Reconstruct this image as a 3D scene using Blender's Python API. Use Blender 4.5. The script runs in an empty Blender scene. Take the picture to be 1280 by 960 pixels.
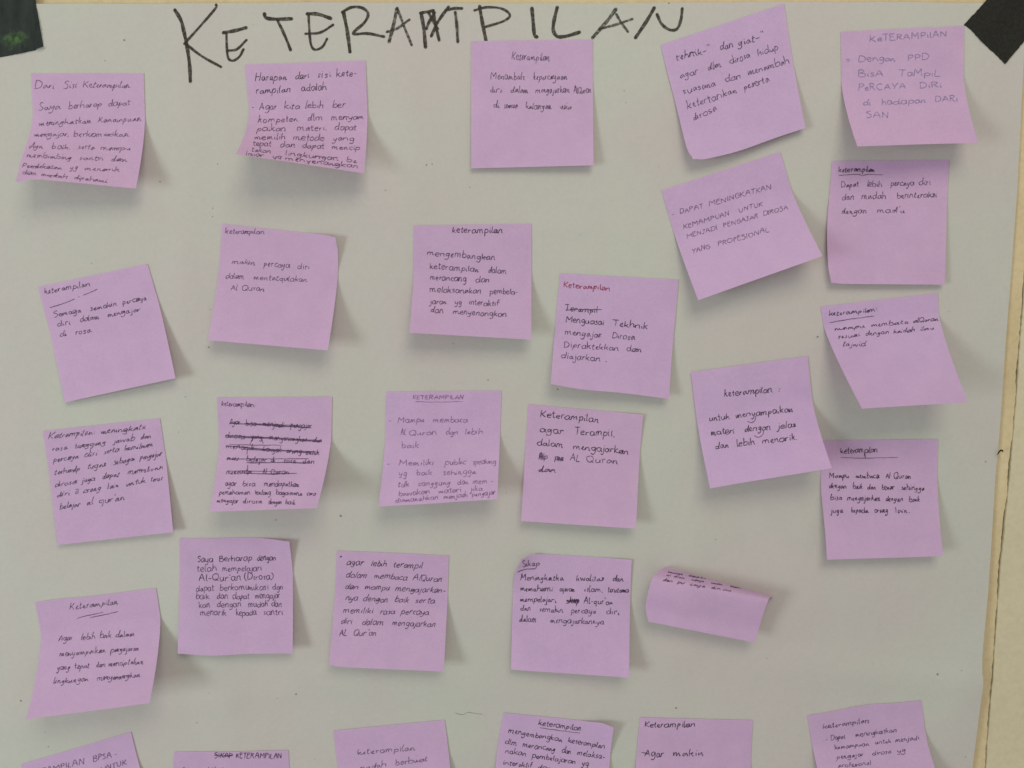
import bpy, math, random
import numpy as np
from mathutils import Vector, noise

# ------------------------------------------------------------------ camera
F, D = 950.0, 0.49                      # focal length in photo pixels, metres to the wall
PITCH, YAW = math.radians(4.3), math.radians(1.5)
FW = np.array([-math.sin(YAW)*math.cos(PITCH), math.cos(YAW)*math.cos(PITCH), -math.sin(PITCH)])
RT = np.array([math.cos(YAW), math.sin(YAW), 0.0])
UP = np.cross(RT, FW)
H0 = 1.55                               # height above the floor of the wall point looked at
CAM = np.array([0, 0, H0]) - FW*D
scene = bpy.context.scene
col = scene.collection
cd = bpy.data.cameras.new('camera')
cd.sensor_width = 36.0; cd.lens = 36.0*F/1280.0
cd.clip_start = 0.01; cd.clip_end = 50
cam = bpy.data.objects.new('camera', cd); col.objects.link(cam)
cam.location = CAM
cam.rotation_euler = (math.radians(90)-PITCH, 0, YAW)
scene.camera = cam

# ------------------------------------------------------------------ light
w = bpy.data.worlds.new('World'); scene.world = w; w.use_nodes = True
bg = w.node_tree.nodes['Background']
bg.inputs['Color'].default_value = (0.98, 0.95, 0.95, 1); bg.inputs['Strength'].default_value = 0.37

def area(name, loc, aim, sx, sy, power, color):
    l = bpy.data.lights.new(name, 'AREA'); l.shape = 'RECTANGLE'; l.size = sx; l.size_y = sy
    l.energy = power; l.color = color
    o = bpy.data.objects.new(name, l); col.objects.link(o); o.location = loc
    o.rotation_euler = (Vector(aim)-Vector(loc)).to_track_quat('-Z', 'Y').to_euler()
    return o
area('room_light', (0.30, -1.15, H0+1.05), (0.0, 0, H0+0.1), 0.85, 0.7, 7.3, (1.0, 0.92, 0.785))
area('window_light', (-1.75, -1.3, H0-0.30), (0.05, 0, H0-0.15), 0.55, 0.7, 14.9, (0.86, 0.95, 0.975))
scene.view_settings.view_transform = 'Standard'
scene.view_settings.look = 'None'
scene.view_settings.exposure = 0.04
scene.view_settings.gamma = 1.0
scene.view_settings.use_curve_mapping = False
scene.cycles.max_bounces = 6
scene.cycles.use_denoising = True
scene.render.filter_size = 1.9

# ------------------------------------------------------------------ helpers
def unproject(px, py, lift=0.0):
    """point `lift` metres in front of the wall seen at photo pixel (px, py)"""
    px = np.asarray(px, float); py = np.asarray(py, float); lift = np.asarray(lift, float)
    d = FW + RT*((px-640)/F)[..., None] - UP*((py-480)/F)[..., None]
    t = (-lift-CAM[1])/d[..., 1]
    return CAM + d*t[..., None]
def project(P):
    q = P-CAM; z = q@FW
    return np.stack([640+F*(q@RT)/z, 480-F*(q@UP)/z], -1)
def bump(x, c, s): return np.exp(-((x-c)/s)**2)
def sheet_lift(px, py):
    """how far the big sheet stands off the wall: it hangs a little loose and wavy"""
    x = np.asarray(px, float); y = np.asarray(py, float)
    l = 2.6 + 0.8*np.sin(x/210+y/600+0.6) + 0.45*np.sin(y/170-x/420) + 0.3*np.sin(x/73+y/190)*np.sin(y/230)
    l += 1.0*bump(x, 500+0.05*y, 26)*bump(y, 150, 210) + 0.7*bump(x, 235-0.02*y, 20)*bump(y, 330, 260)
    l += 0.8*bump(x+0.2*y, 1010, 24)*bump(y, 640, 220) + 0.9*bump(y+0.12*x, 905, 20)*bump(x, 250, 260)
    l += 1.4*bump(x+0.4*y, 1560, 45)*bump(y, 850, 110) + 0.6*bump(y-0.05*x, 250, 16)*bump(x, 720, 120)
    l += 1.0*bump(x, 1190, 60)*bump(y, 330, 260)
    l += 1.8*bump(y+0.18*x, 900, 34)*bump(x, 880, 170) + 1.5*bump(x-0.25*y, 60, 30)*bump(y, 820, 150) + 1.3*bump(y-0.12*x, 790, 26)*bump(x, 480, 190)
    l = l*(1-0.55*np.clip((x-1150)/120, 0, 1)*(1-bump(y, 850, 90)))
    l += 1.5*bump(y-0.10*x, 735, 22)*bump(x, 1120, 260) + 1.2*bump(y+0.25*x, 1010, 30)*bump(x, 1000, 200)
    l += 1.1*bump(x-0.15*y, 440, 30)*bump(y, 600, 260) + 0.9*bump(y-0.4*x, 60, 25)*bump(x, 470, 140)
    return l*0.001

def new_obj(name, verts, faces, mat, parent=None, origin=None, smooth=True, label=None, kind=None):
    me = bpy.data.meshes.new(name)
    v = np.asarray(verts, float)
    if origin is not None: v = v-np.asarray(origin)
    me.from_pydata(v.tolist(), [], faces); me.update()
    if smooth:
        for p in me.polygons: p.use_smooth = True
    me.materials.append(mat)
    o = bpy.data.objects.new(name, me); col.objects.link(o)
    if parent is not None: o.parent = parent
    if label: o['label'] = label
    if kind: o['kind'] = kind
    return o
def empty(name, loc, label, cat, group=None):
    o = bpy.data.objects.new(name, None); o.empty_display_size = 0.02
    col.objects.link(o); o.location = loc
    o['label'] = label; o['category'] = cat
    if group: o['group'] = group
    return o
def catmull(pts, n):
    P = np.asarray(pts, float)
    if len(P) < 3:
        t = np.linspace(0, 1, n+1)[:, None]; return P[0]*(1-t)+P[-1]*t
    Q = np.vstack([2*P[0]-P[1], P, 2*P[-1]-P[-2]]); out = []
    for i in range(len(P)-1):
        a, b, c, d = Q[i:i+4]
        for k in range(n):
            t = k/n
            out.append(0.5*(2*b+(c-a)*t+(2*a-5*b+4*c-d)*t*t+(3*b-a-3*c+d)*t**3))
    out.append(P[-1]); return np.array(out)

# ------------------------------------------------------------------ materials
def mat_base(name, rough=0.8, spec=0.3):
    m = bpy.data.materials.new(name); m.use_nodes = True
    nt = m.node_tree; b = nt.nodes['Principled BSDF']
    b.inputs['Roughness'].default_value = rough; b.inputs['Specular IOR Level'].default_value = spec
    return m, nt, b
def nnoise(nt, scale, detail=3, rough=0.6, vec=None, scl=(1, 1, 1)):
    n = nt.nodes.new('ShaderNodeTexNoise'); n.inputs['Scale'].default_value = scale
    n.inputs['Detail'].default_value = detail; n.inputs['Roughness'].default_value = rough
    g = nt.nodes.new('ShaderNodeNewGeometry'); mp = nt.nodes.new('ShaderNodeMapping'); mp.inputs['Scale'].default_value = scl
    nt.links.new(vec or g.outputs['Position'], mp.inputs['Vector']); nt.links.new(mp.outputs['Vector'], n.inputs['Vector'])
    return n.outputs['Fac']
def ramp(nt, fac, stops):
    r = nt.nodes.new('ShaderNodeValToRGB'); e = r.color_ramp.elements
    while len(e) < len(stops): e.new(0.5)
    for el, (p, c) in zip(e, stops): el.position = p; el.color = (*c, 1)
    nt.links.new(fac, r.inputs['Fac']); return r.outputs['Color']
def mix(nt, a, b, fac, mode='MIX'):
    m = nt.nodes.new('ShaderNodeMix'); m.data_type = 'RGBA'; m.blend_type = mode
    for sock, v in ((m.inputs[6], a), (m.inputs[7], b)):
        if isinstance(v, tuple): sock.default_value = (*v, 1)
        else: nt.links.new(v, sock)
    if isinstance(fac, (int, float)): m.inputs[0].default_value = fac
    else: nt.links.new(fac, m.inputs[0])
    return m.outputs[2]
def math_node(nt, op, a, b=0.0, c=None):
    m = nt.nodes.new('ShaderNodeMath'); m.operation = op
    for i, v in enumerate((a, b) if c is None else (a, b, c)):
        if isinstance(v, (int, float)): m.inputs[i].default_value = v
        else: nt.links.new(v, m.inputs[i])
    return m.outputs[0]
def add_bump(nt, b, fac, strength, dist=0.001):
    n = nt.nodes.new('ShaderNodeBump'); n.inputs['Strength'].default_value = strength; n.inputs['Distance'].default_value = dist
    nt.links.new(fac, n.inputs['Height']); nt.links.new(n.outputs['Normal'], b.inputs['Normal'])

# big white sheet: faintly mottled, fine paper tooth
M_sheet, nt, b = mat_base('white_sheet_paper', 0.7, 0.25)
c1 = ramp(nt, nnoise(nt, 9, 2, 0.5), [(0.36, (0.580, 0.592, 0.514)), (0.62, (0.596, 0.562, 0.515))])
c2 = ramp(nt, nnoise(nt, 420, 4, 0.75), [(0.3, (0.96, 0.965, 0.96)), (0.7, (1.025, 1.02, 1.025))])
nt.links.new(mix(nt, c1, c2, 1.0, 'MULTIPLY'), b.inputs['Base Color'])
hb = math_node(nt, 'MULTIPLY_ADD', nnoise(nt, 13, 3, 0.5), 6.0, math_node(nt, 'MULTIPLY', nnoise(nt, 38, 3, 0.55), 1.6))
hb = math_node(nt, 'MULTIPLY_ADD', hb, 1.0, math_node(nt, 'MULTIPLY', nnoise(nt, 600, 3, 0.7), 0.16))
add_bump(nt, b, hb, 0.36, 0.001)

# lilac note paper
M_note, nt, b = mat_base('lilac_note_paper', 0.75, 0.25)
oi = nt.nodes.new('ShaderNodeObjectInfo')
c0 = ramp(nt, oi.outputs['Random'], [(0.0, (0.665, 0.460, 0.685)), (0.5, (0.695, 0.470, 0.690)), (1.0, (0.672, 0.475, 0.725))])
c1 = ramp(nt, nnoise(nt, 60, 3, 0.6), [(0.3, (0.96, 0.96, 0.97)), (0.7, (1.03, 1.03, 1.02))])
c2 = ramp(nt, nnoise(nt, 700, 3, 0.7), [(0.3, (0.95, 0.95, 0.95)), (0.7, (1.04, 1.04, 1.04))])
nt.links.new(mix(nt, mix(nt, c0, c1, 1.0, 'MULTIPLY'), c2, 1.0, 'MULTIPLY'), b.inputs['Base Color'])
add_bump(nt, b, math_node(nt, 'MULTIPLY_ADD', nnoise(nt, 55, 2, 0.5), 1.2, math_node(nt, 'MULTIPLY', nnoise(nt, 800, 2, 0.6), 0.12)), 0.30, 0.001)
tr = nt.nodes.new('ShaderNodeBsdfTranslucent'); tr.inputs['Color'].default_value = (0.70, 0.40, 0.68, 1)
ms = nt.nodes.new('ShaderNodeMixShader'); ms.inputs[0].default_value = 0.10
out = nt.nodes['Material Output']
nt.links.new(b.outputs[0], ms.inputs[1]); nt.links.new(tr.outputs[0], ms.inputs[2]); nt.links.new(ms.outputs[0], out.inputs['Surface'])

def ink(name, color, cover, scale=900):
    """pen ink that lets some paper through where the pen skipped"""
    m, nt, b = mat_base(name, 0.55, 0.3); b.inputs['Base Color'].default_value = (*color, 1)
    t = nt.nodes.new('ShaderNodeBsdfTransparent'); ms = nt.nodes.new('ShaderNodeMixShader')
    f = nnoise(nt, scale, 2, 0.6)
    mr = nt.nodes.new('ShaderNodeMapRange'); mr.inputs[1].default_value = 0.3; mr.inputs[2].default_value = 0.65
    mr.inputs[3].default_value = cover[0]; mr.inputs[4].default_value = cover[1]
    nt.links.new(f, mr.inputs[0]); nt.links.new(mr.outputs[0], ms.inputs[0])
    nt.links.new(t.outputs[0], ms.inputs[1]); nt.links.new(b.outputs[0], ms.inputs[2])
    nt.links.new(ms.outputs[0], nt.nodes['Material Output'].inputs['Surface'])
    return m
INK = {'dark': ink('dark_ballpoint_ink', (0.085, 0.045, 0.100), (0.45, 0.92)),
       'black': ink('black_pen_ink', (0.050, 0.026, 0.058), (0.55, 0.98)),
       'mid': ink('worn_ballpoint_ink', (0.135, 0.072, 0.155), (0.38, 0.88)),
       'faint': ink('faint_violet_ink', (0.26, 0.125, 0.29), (0.3, 0.8)),
       'blue': ink('pale_blue_ink', (0.30, 0.25, 0.46), (0.3, 0.85)),
       'red': ink('red_pen_ink', (0.36, 0.035, 0.10), (0.6, 1.0))}
M_marker = ink('black_marker_ink', (0.040, 0.034, 0.024), (0.5, 1.0), 560)
M_marker_dry = ink('dry_marker_ink', (0.050, 0.044, 0.034), (0.25, 0.95), 640)

M_cream, nt, b = mat_base('cream_painted_board', 0.6, 0.3)
c1 = ramp(nt, nnoise(nt, 14, 4, 0.6), [(0.3, (0.66, 0.54, 0.30)), (0.62, (0.74, 0.62, 0.37)), (0.8, (0.77, 0.66, 0.42))])
c2 = ramp(nt, nnoise(nt, 260, 4, 0.7), [(0.25, (0.88, 0.87, 0.85)), (0.6, (1.02, 1.02, 1.02))])
nt.links.new(mix(nt, c1, c2, 1.0, 'MULTIPLY'), b.inputs['Base Color'])
add_bump(nt, b, nnoise(nt, 120, 4, 0.6), 0.35, 0.001)
M_pale, nt, b = mat_base('pale_cream_painted_board', 0.6, 0.3)
c1 = ramp(nt, nnoise(nt, 10, 4, 0.6), [(0.3, (0.66, 0.590, 0.39)), (0.7, (0.71, 0.65, 0.45))])
c2 = ramp(nt, nnoise(nt, 260, 4, 0.7), [(0.25, (0.92, 0.91, 0.90)), (0.6, (1.02, 1.02, 1.02))])
nt.links.new(mix(nt, c1, c2, 1.0, 'MULTIPLY'), b.inputs['Base Color'])
add_bump(nt, b, nnoise(nt, 90, 4, 0.6), 0.4, 0.001)
M_dark, nt, b = mat_base('dark_gap_filler', 0.9, 0.1)
nt.links.new(ramp(nt, nnoise(nt, 160, 3), [(0.3, (0.02, 0.017, 0.012)), (0.7, (0.07, 0.06, 0.04))]), b.inputs['Base Color'])

M_tape, nt, b = mat_base('black_cloth_tape', 0.7, 0.2)
nt.links.new(ramp(nt, nnoise(nt, 480, 3, 0.7), [(0.3, (0.013, 0.014, 0.010)), (0.7, (0.027, 0.027, 0.021))]), b.inputs['Base Color'])
add_bump(nt, b, nnoise(nt, 900, 2, 0.6), 0.5, 0.0006)
M_tape2, nt, b = mat_base('dark_printed_tape', 0.55, 0.25)
base = ramp(nt, nnoise(nt, 90, 4, 0.7, scl=(1.6, 1, 0.5)), [(0.3, (0.013, 0.020, 0.017)), (0.7, (0.036, 0.046, 0.041))])
gc = unproject(19, 50, 0.003)
geo = nt.nodes.new('ShaderNodeNewGeometry'); mp = nt.nodes.new('ShaderNodeMapping'); mp.vector_type = 'POINT'
sub = nt.nodes.new('ShaderNodeVectorMath'); sub.operation = 'SUBTRACT'; sub.inputs[1].default_value = gc.tolist()
nt.links.new(geo.outputs['Position'], sub.inputs[0]); nt.links.new(sub.outputs[0], mp.inputs['Vector'])
mp.inputs['Rotation'].default_value = (0, math.radians(-35), 0); mp.inputs['Scale'].default_value = (55, 1, 85)
ln = nt.nodes.new('ShaderNodeVectorMath'); ln.operation = 'LENGTH'; nt.links.new(mp.outputs[0], ln.inputs[0])
d = math_node(nt, 'ADD', ln.outputs['Value'], math_node(nt, 'MULTIPLY', nnoise(nt, 170, 3, 0.7), 0.9))
leaf = ramp(nt, d, [(0.5, (1, 1, 1)), (1.0, (0.0, 0.0, 0.0))])
green = ramp(nt, nnoise(nt, 330, 3, 0.7), [(0.35, (0.018, 0.05, 0.012)), (0.65, (0.10, 0.19, 0.06))])
bw = nt.nodes.new('ShaderNodeRGBToBW'); nt.links.new(leaf, bw.inputs[0])
nt.links.new(mix(nt, base, green, bw.outputs[0]), b.inputs['Base Color'])
M_clear, nt, b = mat_base('clear_film', 0.25, 0.5)
b.inputs['Base Color'].default_value = (0.55, 0.56, 0.50, 1); b.inputs['Alpha'].default_value = 0.45

# ------------------------------------------------------------------ wall behind: two painted boards with a rough joint
rng = random.Random(4)
def seam(y):
    xs = [(-400, 1338), (0, 1305), (200, 1292), (380, 1279), (440, 1274), (500, 1270), (600, 1261.7), (700, 1251), (760, 1246.5), (850, 1240), (960, 1232), (1400, 1196)]
    return float(np.interp(y, [a for a, _ in xs], [b_ for _, b_ in xs]))
def board(name, left, right, y0, y1, mat, depth, front, n=240, kind='structure'):
    V = []; Fc = []
    for i in range(n+1):
        y = y0+(y1-y0)*i/n
        a = unproject(left(y), y, front); c = unproject(right(y), y, front)
        a2 = a.copy(); c2 = c.copy(); a2[1] = c2[1] = -front+depth
        V += [a2, a, c, c2]
    for i in range(n):
        for k in range(3):
            p = i*4+k; Fc.append((p, p+4, p+5, p+1))
    Fc += [(0, 1, 2, 3), (n*4, n*4+3, n*4+2, n*4+1)]
    return new_obj(name, V, Fc, mat, smooth=False, kind=kind)
gapj = {}
def gapw(y):
    return 1.05+2.4*max(0, noise.noise(Vector((y*0.021, 3.3, 0)))+0.12)+1.0*noise.noise(Vector((y*0.16, 7.7, 0)))
wall = board('wall', lambda y: -900, lambda y: seam(y)-max(0.25, gapw(y)), -500, 1500, M_cream, 0.03, 0.0, 900)
panel = board('wall_panel', lambda y: seam(y)+max(0.2, 0.6*gapw(y+400)), lambda y: 2300, -500, 1500, M_pale, 0.03, 0.0008, 900)
core = board('wall_core', lambda y: seam(y)-60, lambda y: seam(y)+60, -500, 1500, M_dark, 0.01, -0.012, 20)

# ------------------------------------------------------------------ the big sheet
RE = [(-10, 1285), (3, 1283.5), (112, 1278), (240, 1271.5), (350, 1263.3), (430, 1257), (500, 1252.5), (550, 1248.6), (600, 1244), (700, 1238),
      (740, 1235.3), (780, 1231.5), (820, 1228), (842, 1227.8), (850, 1229.6), (858, 1228.8), (900, 1223.2), (960, 1215.5), (1060, 1207), (1260, 1190)]
def redge(y): return float(np.interp(y, [a for a, _ in RE], [b_ for _, b_ in RE]))
def topedge(x): return 4.2 - 1.5*x/1280 + 0.7*math.sin(x/90)+0.3*math.sin(x/23)
XL, YB = -330, 1250
nx, ny = 260, 220
gx = np.linspace(0, 1, nx+1)
PX = np.zeros((ny+1, nx+1)); PY = np.zeros((ny+1, nx+1))
for j in range(ny+1):
    v = j/ny
    for i in range(nx+1):
        xt = XL + (1284-XL)*gx[i]
        y = topedge(xt)*(1-v)+YB*v
        PX[j, i] = XL+(redge(y)-XL)*gx[i]; PY[j, i] = y
SV = unproject(PX, PY, sheet_lift(PX, PY)).reshape(-1, 3)
SF = [(j*(nx+1)+i, (j+1)*(nx+1)+i, (j+1)*(nx+1)+i+1, j*(nx+1)+i+1) for j in range(ny) for i in range(nx)]
s0 = unproject(480, 1250, 0.0)
sheet = empty('paper_sheet', s0, 'large white paper sheet taped to the cream wall, KETERAMPILAN in black marker along its top', 'paper sheet')
new_obj('sheet', SV, SF, M_sheet, sheet, s0)

def ribbon(paths, width, mapper, taper=True, seed=0, wj=0.18, offs=None):
    """flat pen strokes laid on a surface; paths in photo pixels, mapper gives the surface points"""
    rr = random.Random(seed); L = []; R = []; segs = []; base = 0
    for p in paths:
        P = np.asarray(p, float)
        keep = [0]
        for i in range(1, len(P)):
            if np.hypot(*(P[i]-P[keep[-1]])) > 0.25: keep.append(i)
        P = P[keep]
        if len(P) < 2: 
            P = np.array([P[0]-[0.5, 0], P[0]+[0.5, 0.1]])
        T = np.gradient(P, axis=0); T /= np.maximum(1e-6, np.hypot(T[:, 0], T[:, 1]))[:, None]
        Nn = np.stack([-T[:, 1], T[:, 0]], 1)
        n = len(P); ph = rr.random()*6
        wv = width*0.5*(1+wj*np.sin(np.arange(n)*0.5+ph)+np.array([rr.uniform(-wj, wj)*0.5 for _ in range(n)]))
        if taper: wv[0] *= 0.7; wv[-1] *= 0.55
        a, c = P+Nn*wv[:, None], P-Nn*wv[:, None]
        if taper is False:                   # rounded marker ends
            pass
        L.append(a); R.append(c); segs.append(n)
    A, okA = mapper(np.vstack(L)); B, okB = mapper(np.vstack(R))
    V = np.vstack([A, B]); m = len(A); Fc = []; s = 0
    for n in segs:
        for i in range(s, s+n-1):
            if okA[i] and okA[i+1] and okB[i] and okB[i+1]: Fc.append((i, i+1, m+i+1, m+i))
        s += n
    used = sorted({k for f in Fc for k in f}); re = {k: q for q, k in enumerate(used)}
    return V[used], [tuple(re[k] for k in f) for f in Fc]

def sheet_map(P, extra=0.00015):
    return unproject(P[:, 0], P[:, 1], sheet_lift(P[:, 0], P[:, 1])+extra), np.ones(len(P), bool)

C2 = (210, 0, 3.839); C3 = (500, 0, 4.173); C4 = (780, 0, 4.365)
TITLE = [
 ('K', C2, [[(33, 48), (62, 98), (78, 160), (92, 230), (103, 310), (107, 390)], [(231, 22), (226, 42), (152, 128), (78, 210)], [(85, 210), (160, 268), (254, 321)]]),
 ('E', C2, [[(374, 133), (320, 147), (266, 157)], [(280, 158), (283, 240), (290, 280), (312, 291), (342, 272), (362, 236)], [(283, 243), (330, 236), (376, 192)]]),
 ('T', C2, [[(462, 66), (472, 86), (520, 92), (592, 90)], [(524, 95), (560, 170), (588, 240)]]),
 ('E', C2, [[(668, 66), (720, 68), (780, 88)], [(674, 68), (678, 140), (685, 210), (704, 238), (740, 225), (763, 186)], [(659, 162), (730, 156), (792, 119)]]),
 ('R', C2, [[(842, 60), (860, 150), (873, 248)], [(836, 58), (880, 35), (932, 38), (960, 66), (942, 108), (890, 155), (903, 163), (960, 161), (1036, 176)]]),
 ('A', C2, [[(1098, 42), (1082, 120), (1061, 200)], [(1100, 38), (1130, 120), (1169, 216)], [(1050, 153), (1100, 136), (1158, 94)]]),
 ('M', C3, [[(110, 68), (124, 150), (133, 245)], [(106, 68), (150, 60), (174, 54)], [(172, 56), (188, 140), (204, 210)], [(163, 188), (200, 110), (253, 36)],
            [(180, 66), (150, 118), (138, 150)], [(150, 66), (162, 90), (196, 150)], [(250, 50), (282, 44), (322, 44)], [(288, 64), (296, 130), (301, 218)]]),
 ('P', C3, [[(415, 33), (430, 120), (453, 233)], [(388, 54), (450, 38), (530, 45), (573, 78), (540, 110), (446, 140)]]),
 ('I', C3, [[(688, 43), (695, 120), (701, 180), (714, 193)]]),
 ('L', C3, [[(820, 38), (803, 110), (800, 160), (822, 190), (870, 188), (935, 168)]]),
 ('A', C3, [[(1126, 48), (1080, 110), (1005, 196)], [(1128, 74), (1155, 120), (1189, 165)], [(1040, 151), (1120, 130), (1212, 99)]]),
 ('N', C4, [[(165, 43), (120, 120), (63, 205)], [(180, 78), (205, 130), (248, 162), (288, 158), (310, 110), (318, 46)]])]
def disc(c, r, n=9): return [(c[0]+r*math.cos(6.283*i/n), c[1]+r*math.sin(6.283*i/n)) for i in range(n)]
for k, (ch, (ox, oy, s), strokes) in enumerate(TITLE):
    V = []; Fc = []
    for q, st in enumerate(strokes):
        pts = catmull([(ox+x/s, oy+y/s) for x, y in st], 10)
        wd = 4.4 if q < 1 else 3.6
        if q >= 1 and ch in 'EAKP': wd = 3.1
        v, f = ribbon([pts], wd, sheet_map, taper=False, seed=k*9+q, wj=0.10)
        lift_q = 0.00003*q
        v[:, 1] -= lift_q
        o_ = len(V); V += v.tolist(); Fc += [tuple(i+o_ for i in t) for t in f]
        for e in (pts[0], pts[-1]):                     # round marker tips
            dd, _ = sheet_map(np.array([e]+disc(e, wd*0.5)), 0.00017)
            dd[:, 1] -= lift_q
            o_ = len(V); V += dd.tolist(); Fc += [(o_, o_+1+i, o_+1+(i+1) % 9) for i in range(9)]
    new_obj('marker_letter', V, Fc, M_marker if ch not in 'A' else M_marker_dry, sheet, s0, smooth=False, label='black marker capital letter '+ch)

# specks and a hairline crease on the sheet
V = []; Fc = []
rs = random.Random(11)
specks = [(155, 50, 1.3), (124, 434, 1.3), (426, 645, 1.7), (697, 487, 1.1), (370, 868, 1.2), (845, 885, 1.2), (1172, 843, 1.3), (1022, 421, 1.4), (261, 434, 1.1),
          (533, 206, 1.0), (345, 650, 1.0), (200, 227, 1.0), (610, 475, 1.1), (836, 4, 1.2), (26, 876, 1.2), (1232, 577, 0.9), (482, 238, 0.9), (540, 205, 0.8), (272, 205, 0.8)]
specks += [(rs.uniform(10, 1210), rs.uniform(20, 950), rs.uniform(0.4, 0.8)) for _ in range(70)]
for x, y, r in specks:
    dd, _ = sheet_map(np.array([(x, y)]+[(x+r*rs.uniform(.6, 1.2)*math.cos(a), y+r*rs.uniform(.6, 1.2)*math.sin(a)) for a in np.linspace(0, 5.4, 7)]), 0.00012)
    o_ = len(V); V += dd.tolist(); Fc += [(o_, o_+1+i, o_+1+(i+1) % 7) for i in range(7)]
M_speck, nt, b = mat_base('grey_speck', 0.8, 0.2); b.inputs['Base Color'].default_value = (0.27, 0.25, 0.22, 1)
new_obj('specks', V, Fc, M_speck, sheet, s0, smooth=False, kind='stuff')
v, f = ribbon([catmull([(568, 891), (575, 893), (580, 893), (585, 890.5), (592, 891.5), (603, 893)], 6)], 0.42, sheet_map, seed=5)
new_obj('pencil_line', v, f, M_speck, sheet, s0, smooth=False)

# small dark curl stuck on the wall strip
def wall_map(P): return unproject(P[:, 0], P[:, 1], np.full(len(P), 0.0035)), np.ones(len(P), bool)
c0 = unproject(1250, 566, 0)
chip = empty('paint_chip', c0, 'small dark hooked chip on the cream strip beside the sheet edge', 'paint chip')
V = []; Fc = []
path = catmull([(1246.8, 568.5), (1248.5, 565.5), (1251, 563), (1253.4, 563.5), (1252.6, 565)], 6)
for i, p in enumerate(path):
    r = 0.9*(0.5+math.sin(math.pi*(i+0.6)/(len(path)+0.6)))*0.8
    t = path[min(i+1, len(path)-1)]-path[max(i-1, 0)]; t = t/np.hypot(*t); nn = np.array([-t[1], t[0]])
    for a in range(6):
        q = p+nn*r*math.cos(a*math.pi/3)
        V.append(unproject(q[0], q[1], 0.0040+0.0004*math.sin(a*math.pi/3)))
for i in range(len(path)-1):
    for a in range(6): Fc.append((i*6+a, i*6+(a+1) % 6, i*6+6+(a+1) % 6, i*6+6+a))
new_obj('chip', V, Fc, M_dark, chip, c0)

# ------------------------------------------------------------------ tape on the upper corners
def tape(name, outline, mat, label, lift=0.0006, seed=1, jag=0.5, th=0.0004):
    rr = random.Random(seed); pts = []
    n = len(outline)
    for i in range(n):
        a = np.array(outline[i], float); c = np.array(outline[(i+1) % n], float); m = max(2, int(np.hypot(*(c-a))/3))
        for k in range(m):
            p = a+(c-a)*k/m
            if k: p = p+np.array([rr.uniform(-jag, jag), rr.uniform(-jag, jag)])
            pts.append(p)
    pts = np.array(pts); ctr = pts.mean(0); V = []; rings = 5; m = len(pts)
    for q in range(rings):
        s = q/(rings-1); P = ctr+(pts-ctr)*s
        for p in P: V.append(unproject(p[0], p[1], float(sheet_lift(p[0], p[1])) + lift+0.0005*math.sin(p[0]/9+p[1]/14)*0.5))
    for p, t in zip(pts, V[-m:]): V.append(t+np.array([0, th+0.0003, 0]))
    Fc = [(q*m+i, q*m+(i+1) % m, (q+1)*m+(i+1) % m, (q+1)*m+i) for q in range(rings) for i in range(m)]
    o0 = unproject(*ctr, 0.002)
    t = empty(name, o0, label, 'tape', 'dark tape at the upper corners of the sheet')
    new_obj('tape', V, Fc, mat, t, o0, smooth=False)
    return t, o0
tape('tape_piece', [(1205, 31), (1226, 8), (1262, -32), (1312, 12), (1280, 52), (1257, 79.5), (1239, 63), (1214, 37)], M_tape,
     'black square of cloth tape set diagonally at the upper right corner', seed=3, jag=0.45)
t2, o2 = tape('tape_piece', [(-60, 84), (-75, -40), (37, -36), (43.5, 0), (54, 60), (2, 71)], M_tape2,
     'dark tape piece with a green leafy patch at the upper left corner', seed=8, jag=0.2)
cf = unproject(np.array([46, 56.5, 54.5, 49, 45]), np.array([61.0, 57.5, 61.5, 63.5, 63]), np.full(5, 0.0042))
new_obj('clear_film', cf, [(0, 1, 2, 3, 4)], M_clear, t2, o2, smooth=False)

# ------------------------------------------------------------------ handwriting: single-stroke letters, x-height 1
G = {}
def g(ch, w_, s): G[ch] = (w_, [[tuple(map(float, p.split(','))) for p in st.split()] for st in s.split('/')])
g('a', .85, '.72,.85 .45,1 .12,.75 .1,.25 .35,0 .62,.25 .74,.9/.74,.95 .72,.3 .92,.02')
g('b', .8, '.14,2 .12,1 .1,.05/.12,.6 .45,1 .75,.6 .6,.1 .12,.06')
g('c', .7, '.68,.82 .42,1 .12,.6 .25,.1 .7,.1')
g('d', .9, '.7,.85 .4,.98 .1,.6 .2,.08 .5,.08 .74,.6/.8,2 .76,1 .76,.3 .9,.02')
g('e', .75, '.12,.5 .62,.62 .5,1 .15,.8 .12,.25 .4,0 .72,.18')
g('f', .6, '.68,1.85 .42,1.95 .3,1.4 .26,0/.04,1 .6,1.03')
g('g', .85, '.72,.88 .4,1 .12,.65 .3,.15 .6,.3 .74,.85/.74,.95 .72,-.3 .5,-.95 .08,-.7')
g('h', .8, '.14,2 .12,1 .1,0/.12,.55 .4,.98 .64,.8 .66,.3 .78,.02')
g('i', .35, '.16,1 .15,.35 .24,.02/.18,1.4 .2,1.46')
g('j', .45, '.3,1 .28,-.3 .12,-.9 -.15,-.7/.32,1.4 .34,1.46')
g('k', .75, '.14,1.95 .12,1 .1,0/.62,1.02 .36,.7 .14,.5/.2,.52 .45,.3 .7,.02')
g('l', .35, '.16,2 .13,1 .14,.25 .28,.04')
g('m', 1.25, '.12,1 .11,.4 .1,0/.12,.6 .35,1 .52,.8 .54,.02/.54,.6 .78,1 .96,.8 .98,.25 1.14,.02')
g('n', .85, '.12,1 .11,.5 .1,0/.12,.6 .4,1 .62,.8 .64,.25 .8,.02')
g('o', .8, '.45,1 .12,.75 .14,.2 .42,0 .7,.3 .66,.8 .45,1')
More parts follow.
